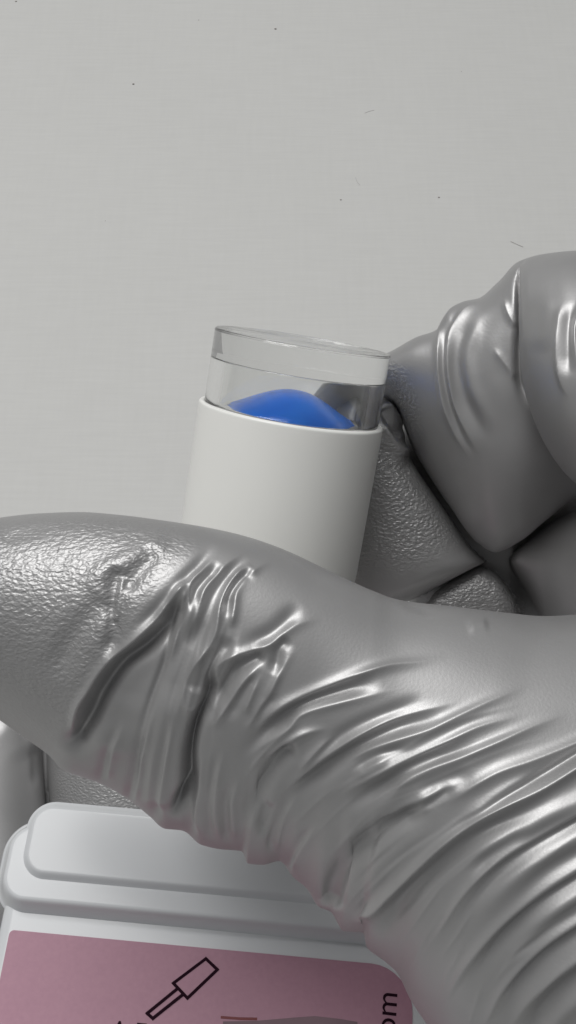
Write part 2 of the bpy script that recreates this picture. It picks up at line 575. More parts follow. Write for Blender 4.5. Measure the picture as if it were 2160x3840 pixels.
R([(861, 2385), (820, 2450), (788, 2500), (750, 2560), (726, 2600)], -0.30, 20, 1, .2, .1)
# drop-like fold and the long dark groove below it
R([(800, 2500), (784, 2560), (766, 2640), (742, 2693), (720, 2760), (708, 2840), (703, 2935), (675, 3000), (640, 3070)], -1.4, 17, 1.5, .15, .15, True)
R([(775, 2660), (748, 2720), (733, 2800), (728, 2900), (724, 2980)], 0.26, 16, 1, .2, .3)
R([(655, 2560), (640, 2640), (620, 2760), (600, 2900), (590, 3040)], 0.32, 40, 1, .25, .1)
R([(545, 2750), (530, 2860), (520, 2960)], -0.15, 18, 1, .3, .3)
# folds of the joint
R([(1130, 2255), (1083, 2315), (1035, 2362), (986, 2391), (900, 2420)], -0.28, 20, 1, .3, .35)
R([(1210, 2320), (1122, 2340), (1073, 2368), (1020, 2411), (957, 2435), (890, 2454), (834, 2478), (812, 2505), (808, 2550), (798, 2600)], 0.40, 16, 1, .3, .25, True)
R([(1003, 2445), (940, 2480), (884, 2517), (845, 2565), (812, 2620), (785, 2665)], -0.50, 24, 1, .15, .25)
R([(1015, 2472), (957, 2510), (909, 2563), (858, 2640), (818, 2695), (774, 2745)], 0.32, 14, 1, .2, .25, True)
R([(970, 2530), (932, 2568), (882, 2645), (847, 2710)], -0.22, 15, 1, .2, .3)
R([(985, 2525), (958, 2570), (938, 2620), (914, 2682)], 0.22, 12, 1, .25, .25, True)
R([(1090, 2390), (1046, 2433), (1036, 2486), (1020, 2535)], -0.36, 16, 1, .2, .3)
R([(1115, 2425), (1066, 2493), (1037, 2546), (1003, 2614), (980, 2645), (943, 2708), (908, 2752)], 0.30, 14, 1, .3, .25, True)
R([(1040, 2590), (990, 2650), (935, 2735)], -0.20, 16, 1, .3, .3)
# long stretch folds running to the heel of the hand
R([(1690, 2455), (1597, 2480), (1465, 2497), (1332, 2535), (1207, 2580), (1135, 2609), (1062, 2644), (1009, 2683), (975, 2721), (940, 2760)], 0.42, 18, 1, .35, .2, True)
R([(1432, 2545), (1350, 2566), (1255, 2596), (1159, 2632), (1086, 2676), (1016, 2735), (955, 2795), (884, 2858)], -0.48, 24, 1, .2, .3)
R([(1498, 2585), (1332, 2620), (1200, 2653), (1125, 2683), (1082, 2727), (1014, 2775), (956, 2820), (915, 2860)], 0.36, 17, 1, .3, .25, True)
R([(1240, 2728), (1135, 2750), (1086, 2774), (1038, 2808), (1000, 2852)], 0.34, 14, 1, .3, .25, True)
R([(1116, 2790), (1068, 2825), (1018, 2888), (974, 2968), (945, 3055), (935, 3110)], -0.50, 24, 1, .15, .35)
R([(1010, 3000), (982, 3080), (970, 3140)], -0.3, 20, 1, .3, .4)
R([(985, 3000), (960, 3080), (950, 3140)], 0.16, 12, 1, .3, .4)
R([(1275, 2742), (1207, 2798), (1154, 2850), (1111, 2900)], 0.28, 14, 1, .3, .3, True)
R([(1610, 2612), (1465, 2668), (1332, 2727), (1235, 2792), (1150, 2862)], -0.26, 18, 1, .3, .3)
R([(1750, 2625), (1597, 2662), (1465, 2702), (1332, 2768), (1222, 2838), (1135, 2906), (1077, 2955), (1028, 3010)], 0.44, 17, 1, .3, .3, True)
R([(1664, 2680), (1531, 2712), (1399, 2772), (1280, 2840), (1195, 2900), (1111, 2974), (1062, 3045)], -0.52, 26, 1, .25, .3)
R([(2000, 2560), (1863, 2620), (1730, 2682), (1597, 2741), (1465, 2781), (1366, 2821), (1299, 2867), (1240, 2915)], 0.36, 19, 1, .35, .25, True)
R([(1560, 2800), (1450, 2822), (1360, 2868), (1300, 2920)], -0.20, 14, 1, .3, .3)
R([(1475, 2832), (1366, 2887), (1310, 2918)], 0.22, 15, 1, .35, .3)
R([(1980, 2675), (1796, 2728), (1664, 2788), (1531, 2847), (1432, 2894), (1332, 2947), (1260, 2990)], 0.42, 17, 1, .35, .25, True)
R([(1796, 2778), (1664, 2825), (1531, 2884), (1445, 2940), (1366, 2986), (1260, 3060)], -0.46, 24, 1, .3, .35)
R([(2140, 2670), (1995, 2728), (1863, 2788), (1730, 2841), (1597, 2887), (1518, 2927), (1478, 2973), (1445, 3020)], 0.38, 20, 1, .35, .2, True)
R([(1780, 2890), (1640, 2935), (1560, 2985)], -0.18, 22, 1, .3, .3)
R([(1750, 2922), (1631, 2973), (1531, 3020), (1465, 3059), (1399, 3092)], 0.34, 17, 1, .35, .3, True)
R([(1610, 3005), (1531, 3057), (1440, 3114), (1340, 3200), (1272, 3280), (1238, 3350), (1228, 3410)], -0.70, 30, 1, .2, .05)
R([(1700, 2945), (1640, 2995), (1580, 3040)], -0.2, 14, 1, .3, .3)
R([(2180, 2782), (1995, 2854), (1863, 2900), (1730, 2980), (1650, 3040)], 0.32, 22, 1, .2, .25, True)
R([(2040, 2900), (1929, 2958), (1829, 3020), (1717, 3088)], 0.2, 22, 1, .3, .3)
R([(2200, 2800), (2061, 2890), (1929, 2968), (1829, 3035), (1730, 3101), (1650, 3160)], -0.30, 12, 1, .1, .3)
R([(2200, 2855), (1995, 2975), (1863, 3035), (1763, 3094), (1664, 3165), (1564, 3258), (1465, 3350), (1385, 3423), (1305, 3468)], 0.62, 20, 1, .1, .08, True)
R([(2100, 3000), (1962, 3060), (1800, 3130), (1670, 3225), (1564, 3318), (1490, 3400), (1448, 3470), (1419, 3530)], -0.50, 28, 1, .3, .15)
R([(2200, 2998), (1995, 3083), (1863, 3156), (1763, 3218), (1700, 3290)], 0.36, 26, 1, .1, .35)
R([(2000, 3105), (1900, 3160), (1829, 3215), (1760, 3290)], -0.20, 16, 1, .3, .3)
R([(2200, 3030), (2028, 3132), (1896, 3211), (1810, 3278), (1743, 3350), (1664, 3470), (1600, 3600)], 0.44, 18, 1, .1, .4, True)
R([(2200, 3058), (1995, 3174), (1863, 3273), (1783, 3366), (1710, 3470)], -0.46, 26, 1, .1, .35)
R([(2200, 3110), (2028, 3209), (1915, 3302), (1829, 3400), (1770, 3500)], 0.34, 28, 1, .1, .4)
R([(2200, 3180), (2040, 3275), (1900, 3410)], -0.22, 22, 1, .1, .4)
R([(2200, 3238), (2061, 3324), (1962, 3397), (1863, 3483), (1783, 3576), (1717, 3670), (1650, 3800)], 0.44, 20, 1, .1, .35, True)
R([(2200, 3275), (2028, 3386), (1915, 3485), (1829, 3584), (1740, 3720)], -0.44, 26, 1, .1, .35)
R([(2200, 3330), (2081, 3408), (1995, 3481), (1930, 3560)], 0.32, 20, 1, .1, .4)
R([(2200, 3390), (2080, 3470), (1960, 3580)], -0.20, 18, 1, .1, .4)
R([(2200, 3440), (2061, 3529), (1962, 3616), (1896, 3695), (1849, 3770), (1800, 3880)], 0.42, 18, 1, .1, .35, True)
R([(2200, 3475), (2028, 3598), (1930, 3710), (1870, 3820)], -0.40, 25, 1, .1, .3)
R([(2200, 3570), (2074, 3662), (1995, 3735), (1949, 3800), (1900, 3900)], 0.38, 20, 1, .1, .3, True)
R([(2200, 3640), (2090, 3730), (2010, 3830), (1960, 3920)], -0.36, 24, 1, .1, .2)
R([(2200, 3730), (2110, 3800), (2040, 3900)], 0.32, 22, 1, .1, .2)
rng = np.random.default_rng(7)
FAM = [[(1690, 2455), (1465, 2497), (1207, 2580), (1062, 2644), (975, 2721), (880, 2830), (820, 2960)],
       [(1750, 2625), (1465, 2702), (1222, 2838), (1135, 2906), (1028, 3010), (960, 3120), (930, 3220)],
       [(2140, 2640), (1796, 2728), (1531, 2847), (1332, 2947), (1200, 3060), (1120, 3160), (1080, 3260)],
       [(2200, 2760), (1995, 2854), (1730, 2980), (1500, 3110), (1340, 3240), (1250, 3340), (1230, 3420)],
       [(2200, 2855), (1995, 2975), (1763, 3094), (1564, 3258), (1465, 3350), (1385, 3423), (1305, 3468)],
       [(2200, 3030), (2028, 3132), (1896, 3211), (1743, 3350), (1664, 3470), (1570, 3620), (1540, 3720)],
       [(2200, 3238), (2061, 3324), (1962, 3397), (1863, 3483), (1783, 3576), (1717, 3670), (1650, 3800)],
       [(2200, 3440), (2061, 3529), (1962, 3616), (1896, 3695), (1849, 3770), (1800, 3880), (1760, 3980)],
       [(2240, 3640), (2160, 3720), (2090, 3800), (2040, 3880), (2000, 3960), (1960, 4040), (1930, 4100)]]
FAM = [np.array(f, float) for f in FAM]
def fam(v):
    i = min(int(v), len(FAM) - 2); w = v - i
    pts = FAM[i] * (1 - w) + FAM[i + 1] * w
    return pchip(np.arange(7), pts, np.linspace(0, 6, 31))
for _ in range(75):
    v = rng.uniform(0, len(FAM) - 1.01); p = fam(v)
    a = int(rng.integers(0, 20)); L = int(rng.integers(9, 19)); seg_ = p[a:a + L] + 0
    drift = np.linspace(-1, 1, len(seg_))[:, None] * rng.normal(0, 9) * np.array([.6, .8])
    seg_ = (seg_ + drift + rng.normal(0, 1.5, seg_.shape))[::2]
    R(seg_, rng.choice([1, 1, -1]) * rng.uniform(.04, .11), rng.uniform(6, 11), 1, .45, .45, True)
FAM2 = [np.array(f, float) for f in ([(813, 2084), (716, 2187), (663, 2370), (600, 2560), (540, 2780), (520, 2960), (500, 3010)],
        [(945, 2060), (817, 2152), (745, 2280), (700, 2450), (640, 2680), (610, 2900), (600, 3060)],
        [(1030, 2100), (910, 2182), (866, 2362), (790, 2540), (740, 2720), (715, 2900), (700, 3080)],
        [(1122, 2336), (1000, 2450), (900, 2600), (820, 2760), (800, 2900), (790, 3040), (800, 3160)])]
for _ in range(40):
    v = rng.uniform(0, 2.99); i = int(v); w = v - i
    p = pchip(np.arange(7), FAM2[i] * (1 - w) + FAM2[i + 1] * w, np.linspace(0, 6, 31))
    a = int(rng.integers(3, 22)); L = int(rng.integers(9, 18)); seg_ = p[a:a + L] + rng.normal(0, 2, (len(p[a:a + L]), 2))
    R(seg_[::2], rng.choice([1, -1]) * rng.uniform(.07, .17), rng.uniform(8, 11.4), 1, .45, .45, True)
for p_ in ([(668, 2640), (645, 2760), (622, 2900), (612, 3000), (618, 3080)], [(570, 2700), (535, 2840), (515, 2960), (500, 3020)], [(470, 2700), (425, 2820), (400, 2930)],
           [(850, 2790), (815, 2920), (805, 3040), (830, 3170)], [(770, 2800), (745, 2940), (735, 3060), (760, 3150)], [(905, 2900), (870, 3020), (880, 3160)],
           [(1130, 2960), (1060, 3080), (1030, 3200)], [(1200, 3080), (1120, 3200), (1090, 3270)]):
    R(p_, 0.2, 15, 1, .35, .2, True)
    R([(x - 24, y + 8) for x, y in p_], -0.2, 14, 1, .35, .2)
# small blister in the web, notch near the index finger
R([(1748, 2358), (1790, 2350), (1836, 2341)], 0.16, 15, 1, .3, .3)
R([(1500, 2255), (1560, 2275), (1640, 2300)], -0.10, 14, 1, .3, .4)
hm.H = blur(hm.H, 1)

T = [(0, (-330, 2130)), (1, (-240, 2020)), (2, (-120, 1962)), (3, (0, 1941)), (4, (150, 1925)), (5, (300, 1920)), (6, (450, 1931)), (7, (600, 1950)),
     (8, (750, 1973)), (9, (880, 2000)), (10, (1000, 2036)), (11, (1100, 2076)), (12, (1200, 2124)), (13, (1300, 2172)),
     (14, (1400, 2216)), (15, (1500, 2250)), (16, (1700, 2274)), (17, (1900, 2298)), (18, (2040, 2310)), (19, (2200, 2302)), (21, (2600, 2230)), (23, (3100, 2100))]
B = [(0, (-330, 2480)), (1, (-240, 2560)), (2, (-120, 2630)), (3, (0, 2702)), (4, (100, 2772)), (5, (180, 2830)), (6, (245, 2893)), (6.5, (300, 2912)), (7, (380, 2940)),
     (8, (500, 3012)), (8.6, (562, 3062)), (9.0, (620, 3108)), (9.25, (680, 3114)), (9.7, (755, 3168)), (10.1, (830, 3185)),
     (10.5, (905, 3192)), (10.8, (930, 3238)), (11.2, (985, 3243)), (11.6, (1045, 3229)), (12.1, (1100, 3290)), (12.6, (1150, 3332)),
     (13.1, (1195, 3400)), (13.5, (1240, 3420)), (13.9, (1290, 3492)), (14.4, (1360, 3497)), (14.75, (1375, 3550)), (15.3, (1440, 3603)), (15.9, (1490, 3650)),
     (16.5, (1540, 3750)), (17.2, (1600, 3840)), (18, (1680, 3950)), (19, (1800, 4080)), (21, (2100, 4350)), (23, (2500, 4700))]
D = [(0, .1010, .0085, .0095, .001), (4, .0995, .0095, .0105, .0018), (8, .0985, .0100, .0110, .003), (12, .0990, .0100, .0110, .003), (15, .1000, .0120, .0110, .002),
     (18, .1010, .0150, .0120, .001), (23, .1050, .0190, .0190, .0)]
L_thumb = loft(T, B, D, 900, 620, 90, 2.6, 1.0, hm, 1.0, jag=0.9)

# ---- folds on the fingers behind ------------------------------------------------
hi = HeightMap(1050, 800, 2700, 2500, 4)
R = hi.stroke
R([(1775, 1105), (1695, 1172), (1652, 1260), (1645, 1360), (1660, 1490), (1700, 1610), (1770, 1740)], 0.32, 14, 1, .1, .35, True)
R([(1780, 1135), (1705, 1195), (1667, 1275), (1661, 1365), (1678, 1490), (1722, 1610), (1785, 1720)], -0.22, 8, 1, .2, .35)
R([(1810, 1118), (1735, 1172), (1688, 1255), (1680, 1355), (1696, 1475), (1742, 1600), (1810, 1725)], 0.30, 14, 1, .1, .35, True)
R([(1815, 1180), (1740, 1260), (1718, 1360), (1738, 1480), (1790, 1590), (1850, 1680)], -0.24, 18, 1, .2, .35)
R([(1870, 1135), (1780, 1230), (1748, 1330), (1765, 1430), (1815, 1530), (1890, 1630)], 0.26, 22, 1, .25, .4)
R([(1900, 1200), (1845, 1290), (1835, 1390), (1880, 1500), (1940, 1590)], 0.16, 34, 1, .3, .4)
R([(1849, 1300), (1900, 1370), (1945, 1425)], 0.16, 14, 1, .2, .2, True)
R([(1949, 985), (1935, 1049), (1930, 1128), (1936, 1220), (1946, 1310)], 0.32, 12, 1, .1, .35, True)
R([(1955, 1000), (1949, 1100), (1949, 1250), (1952, 1400), (1990, 1540)], -0.7, 14, 1, .1, .2)
R([(1890, 1115), (1905, 1170), (1940, 1230)], 0.18, 12, 1, .2, .2, True)
R([(1720, 1900), (1800, 1990)], 0.08, 40, 1, .4, .4)
# knuckle at the right edge
hk = HeightMap(1850, 800, 2900, 2100, 5)
hk.stroke([(2120, 1110), (2100, 1200), (2095, 1330), (2110, 1430), (2140, 1510)], 0.34, 16, 1, .25, .3, True)
hk.stroke([(2160, 1130), (2130, 1210), (2125, 1330), (2140, 1420)], -0.30, 14, 1, .25, .3)
hk.stroke([(2180, 1150), (2155, 1240), (2160, 1340), (2180, 1420)], 0.34, 14, 1, .25, .3, True)
hk.stroke([(2080, 1090), (2040, 1220), (2030, 1330)], 0.16, 34, 1, .3, .3)
# middle finger
hf = HeightMap(1000, 1300, 2200, 2500, 4)
R = hf.stroke
R([(1440, 1500), (1470, 1545), (1505, 1610), (1540, 1660)], 0.55, 12, 1, .1, .2, True)
R([(1435, 1530), (1470, 1595), (1500, 1640)], -0.45, 12, 1, .1, .2)
R([(1430, 1590), (1465, 1650), (1500, 1690), (1535, 1705)], 0.6, 16, 1, .1, .2, True)
R([(1420, 1660), (1450, 1710), (1500, 1750), (1560, 1760)], -0.25, 18, 1, .2, .2)
R([(1520, 1600), (1545, 1680), (1550, 1720)], 0.3, 16, 1, .1, .2)

T = [(0, (1170, 1455)), (1, (1260, 1400)), (2, (1360, 1360)), (3, (1460, 1320)), (4, (1560, 1265)), (5, (1640, 1235)), (5.6, (1690, 1165)), (6.3, (1745, 1130)), (7, (1795, 1118)),
     (8, (1870, 1055)), (9, (1950, 978)), (10, (2080, 950)), (12, (2500, 950))]
B = [(0, (1170, 1545)), (1, (1260, 1570)), (2, (1370, 1545)), (3, (1462, 1510)), (4, (1560, 1705)), (5, (1690, 1905)), (6, (1790, 2035)), (7, (1860, 2072)), (8, (1950, 2030)),
     (9, (2055, 1945)), (10, (2160, 1870)), (12, (2500, 1800))]
D = [(0, .1340, .004, .006), (2, .1325, .006, .007), (4, .1290, .0075, .013), (7, .1260, .0085, .018), (9, .1240, .0085, .018), (12, .1240, .009, .014)]
L_index = loft(T, B, D, 420, 320, 60, 1.4, 1.0, hi, 0.75, jag=.8, tilt=.0045)

T = [(0, (1946, 1080)), (.5, (1950, 1000)), (1, (1985, 966)), (2, (2070, 948)), (3, (2180, 938)), (4, (2500, 930)), (5, (3000, 930))]
B = [(0, (1946, 1330)), (.5, (1962, 1440)), (1, (2000, 1570)), (2, (2080, 1725)), (3, (2180, 1830)), (4, (2500, 1980)), (5, (3000, 2100))]
D = [(0, .1150, .004, .012), (1, .1150, .0085, .016), (3, .1140, .0125, .018), (5, .1140, .014, .014)]
L_knuckle = loft(T, B, D, 260, 220, 50, .32, .5, hk, 0.9)

T = [(0, (1440, 1452)), (1, (1466, 1490)), (2, (1532, 1700)), (3, (1676, 1924)), (4, (1770, 2058)), (5, (1815, 2098)), (6, (1828, 2108))]
B = [(0, (1340, 1480)), (1, (1290, 1510)), (2, (1180, 1760)), (3, (1180, 2050)), (4, (1330, 2320)), (5, (1560, 2242)), (6, (1700, 2165))]
D = [(0, .1330, .004, .010), (2, .1350, .0075, .012), (4, .1375, .0080, .012), (6, .1390, .0050, .012)]
L_middle = loft(T, B, D, 260, 220, 50, 1.2, .6, hf, 0.6, tilt=.002)

T = [(0, (1560, 2290)), (1, (1640, 2214)), (2, (1730, 2156)), (3, (1800, 2124)), (4, (1856, 2142)), (5, (1915, 2222)), (6, (1960, 2300))]
B = [(0, (1560, 2420)), (1, (1620, 2520)), (2, (1700, 2600)), (3, (1800, 2620)), (4, (1880, 2600)), (5, (1930, 2530)), (6, (1960, 2420))]
D = [(0, .1400, .004, .010), (2, .1400, .0055, .014), (4, .1400, .0055, .014), (6, .1410, .004, .012)]
L_ring = loft(T, B, D, 140, 120, 40, 1.0, 1.0, None, 0.8, tilt=.004)

T = [(0, (1905, 2110)), (1, (1925, 2075)), (2, (2000, 2010)), (3, (2120, 1925)), (4, (2400, 1820)), (5, (3000, 1800))]
B = [(0, (1985, 2250)), (1, (2020, 2330)), (2, (2085, 2520)), (3, (2200, 2700)), (4, (2500, 2800)), (5, (3000, 2900))]
D = [(0, .1420, .004, .010), (2, .1410, .0080, .012), (5, .1300, .014, .014)]
L_palm = loft(T, B, D, 160, 140, 40, .6, .5, None, 0.6, tilt=.006)

# deep body of the hand that joins everything behind and outside the frame
T = [(0, (1440, 1560)), (1, (1560, 1500)), (2, (1900, 1450)), (3, (2300, 1300)), (4, (2800, 1200)), (5, (3400, 1300))]
B = [(0, (1440, 2150)), (1, (1600, 2350)), (2, (1900, 2500)), (3, (2300, 2900)), (4, (2800, 3700)), (5, (3400, 4000))]
D = [(0, .1490, .008, .008), (2, .1480, .009, .009), (3, .1340, .014, .014), (4, .1180, .020, .020), (5, .1150, .018, .018)]
L_body = loft(T, B, D, 120, 100, 60, 1.0, 1.2, None)

hand = union("gloved_hand", [loft_mesh("gloved_hand", L_thumb)] + [loft_mesh("tmp", l) for l in (L_body, L_index, L_knuckle, L_middle, L_ring, L_palm)])
tag(hand, "large wrinkled silver grey gloved hand pinching the white jar between thumb and fingers", "gloved hand", "hands in silver grey gloves")
set_grip(hand, [
    ([(-400, 1960), (60, 1965), (150, 1950), (330, 1945), (480, 1960), (640, 1990), (720, 2040), (620, 2150), (540, 2250), (470, 2370), (400, 2440), (330, 2540), (290, 2640), (255, 2720),
      (200, 2720), (160, 2650), (60, 2600), (-400, 2600)], 40, 0.9, .05, .112),
    ([(-400, 2500), (160, 2600), (260, 2700), (200, 2850), (-100, 2750)], 40, 0.35, .05, .112),
    ([(1300, 1560), (1480, 1640), (1560, 1760), (1660, 1900), (1700, 2020), (1500, 2130), (1250, 2150)], 60, 1.5, .112, .2),
    ([(1440, 1340), (1520, 1400), (1560, 1520), (1580, 1640), (1530, 1620), (1460, 1500)], 24, 1.6, .112, .2),
    ([(1600, 2240), (1760, 2150), (1900, 2180), (1990, 2300), (1900, 2400), (1560, 2400)], 20, 1.3, .112, .2)])

# ---- the other hand, below left behind the box -----------------------------------
ho = HeightMap(-600, 2400, 900, 3300, 6)
ho.stroke([(-20, 2700), (60, 2760), (120, 2840)], 0.3, 40, 1, .3, .3)
ho.stroke([(120, 2790), (135, 2870), (130, 2960)], -0.2, 14, 1, .3, .3)
T = [(0, (-340, 2560)), (1, (-360, 2680)), (2, (-370, 2850)), (3, (-380, 3050)), (4, (-400, 3300)), (5, (-400, 3700))]
B = [(0, (120, 2560)), (1, (148, 2680)), (2, (158, 2850)), (3, (172, 3050)), (4, (180, 3300)), (5, (180, 3700))]
D = [(0, .1730, .0065, .0050), (3, .1680, .0085, .0070), (5, .1610, .0080, .0090)]
A1 = loft(T, B, D, 120, 120, 40, 1.2, .8, ho)
T = [(0, (200, 2600)), (1, (182, 2700)), (2, (180, 2850)), (3, (186, 3050)), (4, (190, 3300)), (5, (190, 3700))]
B = [(0, (640, 2600)), (1, (700, 2700)), (2, (720, 2850)), (3, (730, 3050)), (4, (720, 3300)), (5, (700, 3700))]
D = [(0, .1700, .0070, .0065), (3, .1690, .0080, .0080), (5, .1650, .0075, .0090)]
A2 = loft(T, B, D, 120, 120, 40, 1.2, .8, None)
T = [(0, (-600, 2700)), (1, (-300, 2640)), (2, (200, 2640)), (3, (600, 2660)), (4, (680, 2700))]
B = [(0, (-600, 3900)), (1, (-300, 4000)), (2, (200, 4000)), (3, (600, 3950)), (4, (680, 3850))]
D = [(0, .1720, .003, .0055), (2, .1730, .0035, .0060), (4, .1720, .003, .0055)]
A3 = loft(T, B, D, 60, 60, 40, .8, .8, None)
hand2 = union("gloved_hand", [loft_mesh("gloved_hand", A1), loft_mesh("tmp", A2), loft_mesh("tmp", A3)])
tag(hand2, "two silver grey gloved fingers lying behind the top left corner of the white box", "gloved hand", "hands in silver grey gloves")
set_grip(hand2, [([(200, 2750), (700, 2750), (700, 3100), (200, 3100)], 25, 0.8, .1, .3)])

# ------------------------------------------------------------------ white jar with a clear cap
K0 = P(1093, 1546, .1180)                                 # centre of the sleeve's upper rim
ax_c = np.array([math.sin(math.radians(9.4)), math.cos(math.radians(9.4)), 0])
tilt = math.radians(12.3)
ax_c = ax_c * math.cos(tilt) + np.array([0, 0, 1]) * math.sin(tilt)
ax = Vector(R_CAM @ ax_c)
xx = Vector(R_CAM @ np.array([1, 0, 0])); xx = (xx - ax * xx.dot(ax)).normalized()
yy = ax.cross(xx)
M = Matrix((xx, yy, ax)).transposed().to_4x4(); M.translation = Vector(K0)


def lathe(name, prof, mat, parent, n=160, closed=True):
    bm = bmesh.new()
    rings = []
    for r, z in prof:
        if r < 1e-7:
            rings.append([bm.verts.new((0, 0, z))])
        else:
            rings.append([bm.verts.new((r * math.cos(2 * math.pi * i / n), r * math.sin(2 * math.pi * i / n), z)) for i in range(n)])
    pairs = list(zip(rings[:-1], rings[1:]))
    if closed: pairs.append((rings[-1], rings[0]))
    for a, b in pairs:
        if len(a) == 1 and len(b) == 1: continue
        for i in range(n):
            j = (i + 1) % n
            if len(a) == 1: bm.faces.new((a[0], b[i], b[j]))
            elif len(b) == 1: bm.faces.new((a[i], a[j], b[0]))
            else: bm.faces.new((a[i], a[j], b[j], b[i]))
    o = bm_obj(name, bm, mat, parent)
    return o


def arc(cx, cz, r, a0, a1, n=6):
    return [(cx + r * math.cos(math.radians(a)), cz + r * math.sin(math.radians(a))) for a in np.linspace(a0, a1, n)]


MM = 0.001
jar = empty("cosmetic_jar", M)
tag(jar, "small white cylindrical jar with clear acrylic cap over a blue gel dome", "jar")
RS, RC = 9.98, 9.42


def prof_mm(p): return [(r * MM, z * MM) for r, z in p]


# sleeve: hollow tube with a rounded lip
sl = [(0, -30)] + [(RS - .6, -30)] + arc(RS - .6, -29.4, .6, -90, 0) + [(RS, -28), (RS, -10), (RS, -.5), (RS, -.34)] + arc(RS - .28, -.28, .28, 0, 90) + [(RC + .10, 0), (RC + .06, -.02), (RC + .05, -.08), (RC, -.12), (RC - .1, -.12), (0, -.12)]
lathe("sleeve", prof_mm(sl), WHITE_PLASTIC, jar, closed=False)
# clear cap: thick top, thin wall, air inside
HC = 7.75
cap = arc(RC - .06, -.02, .06, 270, 360, 4) + [(RC, 1), (RC, 3), (RC, HC - .32), (RC, HC - .2)] + arc(RC - .2, HC - .2, .2, 0, 90, 7) + [(RC - .27, HC), (4, HC), (0, HC)]
HI = 4.65
capi = [(0, HI), (4, HI), (RC - 1.80, HI)] + arc(RC - 1.75, HI - .16, .16, 90, 0, 6) + [(RC - 1.585, HI - .3), (RC - 1.5, .4), (RC - 1.48, .1), (RC - 1.4, -.08)]
lathe("clear_cap", prof_mm(cap + capi), CLEAR, jar, closed=True)

GX = np.linspace(-7.8, 7.8, 157)
GY = pchip([-7.8, -7.1, -6.0, -4.1, -2.6, -1.5, -.1, 1.0, 2.3, 3.6, 5.6, 7.2, 7.8], np.array([.1, .45, 1.0, 1.8, 2.3, 2.58, 2.74, 2.72, 2.5, 2.05, 1.2, .5, .1])[:, None], GX)[:, 0]
kk = np.exp(-.5 * (np.arange(-24, 25) / 9) ** 2); GY = np.convolve(np.pad(GY, 24, 'edge'), kk / kk.sum(), 'valid')
# blue gel: a smooth lopsided dome on the floor of the sleeve
bm = bmesh.new()
nr, na = 40, 96
rings = []
for i in range(nr + 1):
    ring = []
    u = i / nr
    for j in range(na):
        a = 2 * math.pi * j / na
        rad = 7.55 + 0.08 * math.cos(2 * a + .5) + .12 * math.sin(3 * a)
        x = rad * u * math.cos(a); y = rad * u * math.sin(a)
        fx = float(np.interp(x * (1 + .10 * (y / 7.2) ** 2), GX, GY))
        z = -.10 + fx * (1 - u ** 2.2) ** .55 * (1 - .35 * (y / 7.4) ** 2)
        if i == 0:
            if j == 0: ring.append(bm.verts.new((0, 0, z * MM)))
        else:
            ring.append(bm.verts.new((x * MM, y * MM, z * MM)))
    rings.append(ring)
for i in range(nr):
    for j in range(na):
        k = (j + 1) % na
        if i == 0: bm.faces.new((rings[0][0], rings[1][j], rings[1][k]))
        else: bm.faces.new((rings[i][j], rings[i + 1][j], rings[i + 1][k], rings[i][k]))
bm.faces.new(rings[-1])
bm_obj("blue_gel", bm, GEL, jar)

# ------------------------------------------------------------------ white box with a pink label, lying on the desk
H_LABEL = 0.0385
O_BOX = on_plane(760, 3440, H_LABEL)
ROT = math.radians(-5.0)
MB = Matrix.Rotation(ROT, 4, 'Z'); MB.translation = Vector((O_BOX[0], O_BOX[1], 0))
box = empty("plastic_box", MB)
tag(box, "white plastic box with stepped rounded lid and pink printed label lying under the hand", "box")
MBI = MB.inverted()


def loc(px, py, h):
    v = MBI @ Vector(on_plane(px, py, h))
    return v.x, v.y


def slab(name, x0, x1, y0, y1, r, z0, z1, e, mat, parent, n=14, draft=0.0, m=7, step=0):
    def outline(ins):
        rr = max(r - ins, 1e-4); pts = []
        for cx, cy, a0 in ((x1 - ins - rr, y1 - ins - rr, 0), (x0 + ins + rr, y1 - ins - rr, 90), (x0 + ins + rr, y0 + ins + rr, 180), (x1 - ins - rr, y0 + ins + rr, 270)):
            for k in range(n + 1):
                a = math.radians(a0 + 90 * k / n)
                pts.append((cx + rr * math.cos(a), cy + rr * math.sin(a)))
        return pts
    bm = bmesh.new(); rings = []
    prof = [(-draft, z0), (-draft * .1, z1 - e * 1.15), (0, z1 - e)] + [(e * (1 - math.cos(t)), z1 - e + e * math.sin(t)) for t in np.linspace(0, math.pi / 2, m)[1:]] + [(e * 1.12, z1), (e * 1.5, z1)]
    if step:      # moulded step: a soft S from the surface below to the top
        prof = [(-draft - .0002, z0 - .010)] if step == 2 else [(-draft * 1.15, z0)]
        prof += [(-draft * (1 - u_), z0 + (z1 - z0) * (3 * u_ * u_ - 2 * u_ ** 3)) for u_ in np.linspace(0, 1, 11)] + [(draft * .12, z1), (draft * .5, z1)]
    for ins, z in prof:
        rings.append([bm.verts.new((x, y, z)) for x, y in outline(ins)])
    for a, b in zip(rings[:-1], rings[1:]):
        for i in range(len(a)):
            j = (i + 1) % len(a)
            bm.faces.new((a[i], a[j], b[j], b[i]))
    bm.faces.new(rings[-1]); bm.faces.new(rings[0][::-1])
    return bm_obj(name, bm, mat, parent)


xl, _ = loc(-14, 3500, H_LABEL); xr, _ = loc(1660, 3700, H_LABEL)
_, yt = loc(300, 3120, H_LABEL)
# body
slab("body", xl, xr, yt - .075, yt, .004, 0, H_LABEL, .0016, BOX_PLASTIC, box)
